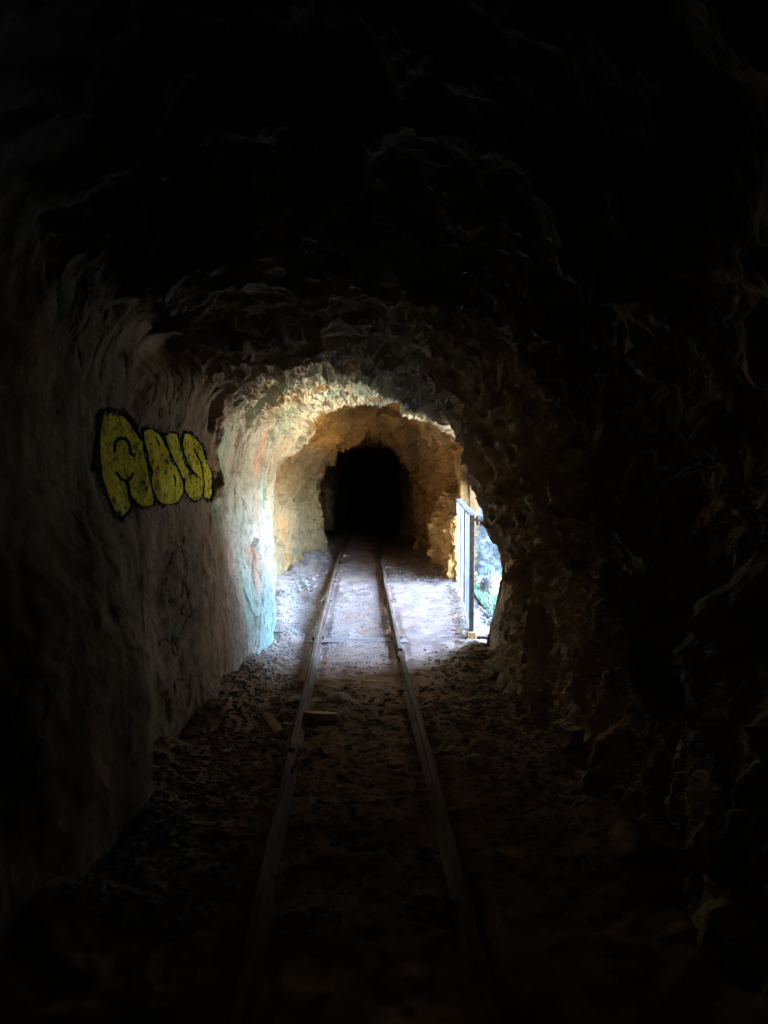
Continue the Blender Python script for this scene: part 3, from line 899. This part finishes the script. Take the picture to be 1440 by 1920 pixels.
ci = np.arange(len(fy)).reshape(cg_y.shape)
CQ = np.stack([ci[:-1, :-1], ci[1:, :-1], ci[1:, 1:], ci[:-1, 1:]], -1)
hole = (mo > .42).reshape(cg_y.shape)
CQ = CQ[~(hole[:-1, :-1] | hole[1:, 1:] | hole[1:, :-1] | hole[:-1, 1:])]
tag(mesh_np('hillside', Pc, CQ, M_CLIFF, None, True), 'bare rocky hillside outside round the side opening', 'hillside', None, 'structure')


def ground_h(x, y):
    P = np.stack([x, y, 0 * x], 1).astype(np.float32)
    z = -.09 + .03 * fbm(P, .9, 3, 311) - .06 * np.clip(x - 2.5, 0, 40) + .5 * fbm(P, 14, 3, 312) * sstep(6, 30, x)
    bank = np.clip(y - (10.95 - .14 * np.clip(x - 2.2, 0, 9) + .3 * np.clip(x - 12, 0, 60)), 0, 50)
    z += np.where(bank < 3.6, bank * 4.4, 15.84 + (bank - 3.6) * .7) + .16 * np.clip(x - 16, 0, 150)  # bank's unseen height shaped to block sky and sharpen the light's edge
    z += .10 * sstep(0, .5, bank) * (facet(P, (.34, .30, 1), 313, .5, 1) + .6 * facet(P, (.14, .13, 1), 314, .5, 1))
    return z


GX = np.concatenate([np.linspace(1.15, 3.2, 90), np.linspace(3.3, 8, 40), np.geomspace(8.5, 400, 40)])
GY = np.concatenate([-np.geomspace(300, 4, 30), np.linspace(-3.5, 8, 60), np.linspace(8.05, 14.6, 360), np.geomspace(14.8, 300, 40)])
mx, my = np.meshgrid(GX, GY)
gp = np.stack([mx.ravel(), my.ravel(), ground_h(mx.ravel(), my.ravel())], 1)
gi2 = np.arange(len(gp)).reshape(mx.shape)
GQ2 = np.stack([gi2[:-1, :-1], gi2[:-1, 1:], gi2[1:, 1:], gi2[1:, :-1]], -1).reshape(-1, 4)
go = mesh_np('ground', gp, GQ2, M_SOIL, None, True)
go.data.materials.append(M_BANK)
mi = np.array([1 if (gp[q, 1].mean() > 10.8 - .14 * min(9, max(0, gp[q, 0].mean() - 2.2)) or gp[q, 0].mean() > 14 or gp[q, 0].mean() < 2.3 + .5 * math.sin(gp[q, 1].mean())) else 0 for q in GQ2], np.int32)
go.data.polygons.foreach_set('material_index', mi)
tag(go, 'open ground and stony bank in the daylight outside', 'ground', None, 'structure')

g = np.random.default_rng(31); nb = 24000
bx = 1.08 + 3.2 * g.random(nb) ** 1.8; by = g.uniform(7.4, 11.2, nb); bz = np.where(bx < 1.6, np.maximum(ground_h(bx, by), floor_h(bx, by)), ground_h(bx, by))
dn = fbm(np.stack([bx, by, 0 * bx], 1).astype(np.float32), .5, 3, 9); m = dn > -.35; bx, by, bz = bx[m], by[m], bz[m]; nb = len(bx)
a = g.uniform(0, 6.28, nb); L = g.uniform(.03, .09, nb); w = g.uniform(.003, .007, nb); ln = g.uniform(.1, .7, nb) * L
ux, uy = np.cos(a), np.sin(a); vx, vy = -uy, ux
b0 = np.stack([bx - ux * w, by - uy * w, bz - .01], 1); b1 = np.stack([bx + ux * w, by + uy * w, bz - .01], 1)
c0 = np.stack([bx - ux * w * .8 + vx * ln * .35, by - uy * w * .8 + vy * ln * .35, bz + L * .6], 1); c1 = np.stack([bx + ux * w * .8 + vx * ln * .35, by + uy * w * .8 + vy * ln * .35, bz + L * .6], 1)
tp = np.stack([bx + vx * ln, by + vy * ln, bz + L], 1)
V = np.stack([b0, b1, c0, c1, tp], 1).reshape(-1, 3); o5 = np.arange(nb)[:, None] * 5
F = np.concatenate([o5 + np.array([[0, 1, 3]]), o5 + np.array([[0, 3, 2]]), o5 + np.array([[2, 3, 4]])])
tag(mesh_np('grass', V, F, M_GRASS, None, False), 'short green grass growing outside beyond the railing', 'grass', None, 'stuff')


def shrub(x, y, r, label, seed):
    z = float(ground_h(np.array([x]), np.array([y]))[0]); root = empty('shrub', (x, y, z))
    tag(root, label, 'shrub', 'shrubs on the stony bank')
    g = random.Random(seed); bm = bmesh.new(); tips = []
    for k in range(9):
        p = Vector((0, 0, -.03)); d = Vector((g.uniform(-.7, .7), g.uniform(-.7, .7), 1)).normalized()
        for s in range(4):
            q = p + d * r * .3; add_rod(bm, p, q, .008 * r / .4 * (1 - s * .2), 5); p = q; tips.append(q)
            d = (d + Vector((g.uniform(-.5, .5), g.uniform(-.5, .5), g.uniform(-.3, .3)))).normalized()
    bm_obj('stem', bm, M_TWIG, root)
    Vs = []; Fs = []
    for k in range(900):
        c = g.choice(tips) + Vector((g.gauss(0, 1), g.gauss(0, 1), g.gauss(0, .8))) * r * .16
        s = g.uniform(.012, .03); u = Vector((g.gauss(0, 1), g.gauss(0, 1), g.gauss(0, 1))).normalized(); v = u.orthogonal().normalized()
        b = len(Vs); Vs += [c - u * s, c + v * s * .45, c + u * s, c - v * s * .45]; Fs.append((b, b + 1, b + 2, b + 3))
    mesh_np('foliage', [v[:] for v in Vs], Fs, M_SHRUB, root, False)


shrub(1.62, 11.2, .3, 'small leafy shrub low on the stony bank outside', 1)
shrub(2.2, 11.5, .4, 'bushy shrub higher up the stony bank outside', 2)

# ------------------------------------------------------------------ light
w = bpy.data.worlds.new('World'); sc.world = w; w.use_nodes = True
nt = w.node_tree; bg = nt.nodes['Background']
sky = nt.nodes.new('ShaderNodeTexSky'); sky.sky_type = 'NISHITA'; sky.sun_disc = False
EL, AZ = R(60), R(255)                        # azimuth from +Y towards +X: the sun stands behind the hill
sky.sun_elevation = EL; sky.sun_rotation = AZ; sky.altitude = 200; sky.ozone_density = 1.6; sky.dust_density = .6
nt.links.new(sky.outputs['Color'], bg.inputs['Color']); bg.inputs['Strength'].default_value = .15
sun = bpy.data.lights.new('sun', 'SUN'); sun.energy = 2.4; sun.angle = R(.5); sun.color = (1, .94, .84)
so = bpy.data.objects.new('sun', sun); COL.objects.link(so)
dv = Vector((math.sin(AZ) * math.cos(EL), math.cos(AZ) * math.cos(EL), math.sin(EL)))
so.rotation_euler = dv.to_track_quat('Z', 'Y').to_euler(); so.location = dv * 60

# ------------------------------------------------------------------ camera
cam = bpy.data.cameras.new('camera'); cam.sensor_fit = 'HORIZONTAL'; cam.sensor_width = 36; cam.lens = 36
cam.clip_start = .02; cam.clip_end = 2000
co = bpy.data.objects.new('camera', cam); COL.objects.link(co)
co.location = (0, 0, CAM_H); co.rotation_euler = (R(90) - PITCH, 0, 0)
sc.camera = co

sc.render.engine = 'CYCLES'
cy = sc.cycles
cy.use_denoising = True
try:
    cy.denoiser = 'OPENIMAGEDENOISE'
except Exception:
    pass
cy.use_adaptive_sampling = False
cy.max_bounces = 10; cy.diffuse_bounces = 8; cy.glossy_bounces = 3
cy.sample_clamp_indirect = 0
cy.caustics_reflective = False; cy.caustics_refractive = False
sc.view_settings.view_transform = 'Standard'; sc.view_settings.look = 'None'
sc.view_settings.gamma = 1; sc.view_settings.exposure = 7.12
